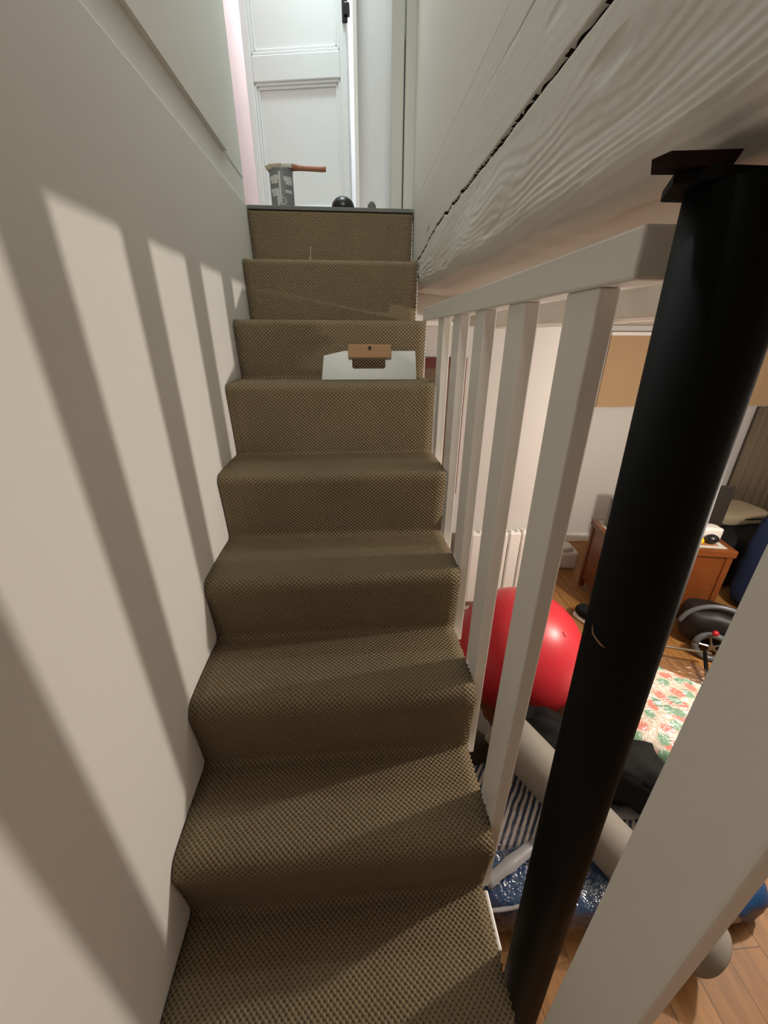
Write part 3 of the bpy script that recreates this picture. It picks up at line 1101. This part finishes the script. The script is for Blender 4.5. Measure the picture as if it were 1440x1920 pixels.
# toy vehicle by the chest
tv = thing('toy_vehicle', 'black wheeled toy vehicle with a grey wheel arch beside the chest', 'toy vehicle', (2.10, 1.62, ZF))
bm = bmesh.new()
soft_box(bm, (2.09, 1.68, ZF + 0.15), (0.34, 0.24, 0.23), -0.7, e=3.2, n=10, amp=0.01, ns=2)
obj('body', bm, mat('toy_black', (0.010, 0.009, 0.009), 0.5, 0.35, noise_amt=0.3), tv, smooth=True)
WC = Vector((1.99, 1.56, ZF + 0.092))
ax = Vector((-0.55, -0.80, 0.10)).normalized()


def circ(c, r, a0=0, a1=2 * PI, n=32):
    u = ax.cross(Vector((0, 0, 1))).normalized()
    w = u.cross(ax)
    return [c + (u * math.cos(a0 + (a1 - a0) * k / n) + w * math.sin(a0 + (a1 - a0) * k / n)) * r for k in range(n + 1)]


for (dx, dy) in ((0, 0), (0.17, -0.12), (0.16, 0.22)):
    c = WC + Vector((dx, dy, 0))
    bm = bmesh.new()
    add_tube(bm, circ(c, 0.074), 0.017, 10)
    w_ = obj('wheel', bm, rubber if dx else grey_plastic, tv, smooth=True)
    bm = bmesh.new()
    for k in range(5):
        a = circ(c, 0.066, 0, 2 * PI, 5)[k]
        add_tube(bm, [c, a], 0.006, 6)
    add_cyl(bm, c - ax * 0.012, c + ax * 0.012, 0.016, seg=16)
    obj('spokes', bm, chrome_m, w_)
bm = bmesh.new()
add_tube(bm, circ(WC + Vector((0.06, 0.05, 0.03)), 0.185, PI * 0.05, PI * 0.95, 24), 0.014, 8)
o = obj('wheel_arch', bm, grey_plastic, tv, smooth=True)
o['label'] = 'grey curved arch'
bm = bmesh.new()
bmesh.ops.create_uvsphere(bm, u_segments=14, v_segments=10, radius=0.016, matrix=Matrix.Translation((1.96, 1.545, ZF + 0.205)))
o = obj('red_lens', bm, red_plastic, tv, smooth=True)

# thin metal stand
ms = thing('metal_stand', 'thin metal stand with crossing rods in front of the toy vehicle', 'stand', (1.7, 1.35, ZF))
bm = bmesh.new()
add_tube(bm, [(1.58, 1.62, -1.60), (1.93, 1.50, -1.595)], 0.007, 8)
obj('rail', bm, rod_m, ms, smooth=True)
bm = bmesh.new()
add_tube(bm, [(1.90, 1.51, -1.59), (1.80, 1.33, ZF + 0.008)], 0.010, 8)
obj('leg', bm, black_m, ms, smooth=True)
bm = bmesh.new()
add_tube(bm, [(1.58, 1.62, -1.60), (1.56, 1.58, ZF + 0.008)], 0.010, 8)
obj('leg', bm, black_m, ms, smooth=True)

# heap of bedding ---------------------------------------------------------------
qb = thing('quilt_bag', 'pink and green floral quilt folded in a clear plastic bag', 'quilt', (1.2, 1.05, ZF))
QR = math.radians(-42)
bm = bmesh.new()
soft_box(bm, (1.255, 1.10, -1.54), (0.58, 0.56, 0.27), QR, e=4, n=14, amp=0.012, ns=2.0)
obj('quilt', bm, floral_m, qb, smooth=True)
bm = bmesh.new()
soft_box(bm, (1.285, 1.13, -1.535), (0.62, 0.66, 0.30), QR, e=4, n=16, amp=0.022, ns=3.0, seed=4)
obj('plastic_cover', bm, film_m, qb, smooth=True)

bm = bmesh.new()
soft_box(bm, (0.83, 0.885, -1.425), (0.62, 0.20, 0.19), math.radians(-33), e=3.5, n=14, amp=0.03, ns=2.5, seed=2)
tag(obj('black_holdall', bm, black_cloth, smooth=True), 'crumpled black cloth bag lying between the red ball and the floral quilt', 'bag')
bm = bmesh.new()
soft_box(bm, (0.405, 1.08, -1.54), (0.24, 0.26, 0.26), 0.2, e=3.5, n=10, amp=0.015, ns=2.5, seed=8)
tag(obj('brown_lump', bm, dark_brown, smooth=True), 'dark brown lump at the lower left of the red ball', 'lump')  # plain dark brown rounded form

bb = thing('storage_bag', 'big blue plastic storage bag packed with striped bedding beside the stairs', 'bag', (0.75, 0.70, ZF))
bm = bmesh.new()
soft_box(bm, (0.80, 0.685, -1.628), (0.98, 0.36, 0.145), math.radians(-4), e=5, n=14, amp=0.014, ns=2.0, seed=3)
o = obj('bag_body', bm, bluebag_m, bb, smooth=True)
bm = bmesh.new()
soft_box(bm, (0.68, 0.80, -1.615), (0.74, 0.30, 0.18), math.radians(-8), e=4, n=14, amp=0.016, ns=2.2, seed=5)
o = obj('striped_bedding', bm, stripe_m, bb, smooth=True)
bm = bmesh.new()
soft_box(bm, (0.72, 0.715, -1.612), (0.92, 0.46, 0.172), math.radians(-6), e=4.5, n=18, amp=0.024, ns=3.0, seed=9)
obj('plastic_film', bm, film_m, bb, smooth=True)
bm = bmesh.new()
def ribbon(bm, a, b2, wv, th=0.003):
    pa = [Vector(a).lerp(Vector(b2), t / 12) + Vector((0, 0, 0.006 * noise.noise(Vector((t * 0.6, a[1] * 9, 2))))) for t in range(13)]
    prv = None
    for p in pa:
        w_ = Vector(wv) * (1 + 0.35 * noise.noise(p * 22))
        vs = [bm.verts.new(p - w_ / 2), bm.verts.new(p + w_ / 2), bm.verts.new(p + w_ / 2 + Vector((0, 0, th))), bm.verts.new(p - w_ / 2 + Vector((0, 0, th)))]
        if prv:
            for j in range(4):
                bm.faces.new((prv[j], prv[(j + 1) % 4], vs[(j + 1) % 4], vs[j]))
        else:
            bm.faces.new(vs)
        prv = vs
    bm.faces.new(prv[::-1])


ribbon(bm, (0.36, 0.585, -1.512), (0.62, 0.70, -1.505), (-0.012, 0.035, 0.006))
obj('film_hem', bm, mat('film_white', (0.36, 0.36, 0.38), 0.18, 0.7, noise_amt=0.25, noise_scale=30), bb, smooth=True)
bm = bmesh.new()
ribbon(bm, (0.32, 0.53, -1.535), (0.53, 0.535, -1.530), (0.0, 0.010, 0.0))
obj('film_hem', bm, MATS['film_white'], bb, smooth=True)
bm = bmesh.new()
ribbon(bm, (0.80, 0.735, -1.512), (1.0, 0.76, -1.51), (0.0, 0.06, 0.0))
obj('film_hem', bm, MATS['film_white'], bb, smooth=True)

# grey roll lying across the bags
ro = thing('grey_roll', 'long grey rolled mat lying diagonally across the blue bag', 'roll', (0.78, 0.64, ZF))
A = Vector((0.50, 0.96, -1.305))
Bv = Vector((0.985, 0.43, ZF + 0.082))
ax2 = (Bv - A).normalized()
bm = bmesh.new()
n1 = ax2.orthogonal().normalized()
n2 = ax2.cross(n1)
rings = []
for (t, r) in ((0.0, 0.0), (0.0, 0.070), (0.006, 0.078), (0.2, 0.080), (0.5, 0.079), (0.8, 0.080), (0.993, 0.079), (1.0, 0.074), (1.0, 0.020), (0.97, 0.018), (0.97, 0.0)):
    c = A.lerp(Bv, t)
    if r == 0:
        rings.append([bm.verts.new(c)])
    else:
        rings.append([bm.verts.new(c + (n1 * math.cos(k * 2 * PI / 48) + n2 * math.sin(k * 2 * PI / 48)) * r) for k in range(48)])
for a, c in zip(rings, rings[1:]):
    for k in range(48):
        k2 = (k + 1) % 48
        if len(a) == 1:
            bm.faces.new((a[0], c[k2], c[k]))
        elif len(c) == 1:
            bm.faces.new((a[k], a[k2], c[0]))
        else:
            bm.faces.new((a[k], a[k2], c[k2], c[k]))
obj('rolled_mat', bm, roll_m, ro, smooth=True)
bm = bmesh.new()
add_tube(bm, [A.lerp(Bv, t) + (n1 * math.cos(0.6) + n2 * math.sin(0.6)) * 0.0805 for t in (0.01, 0.3, 0.6, 0.99)], 0.002, 6)
obj('loose_edge', bm, roll_m, ro)
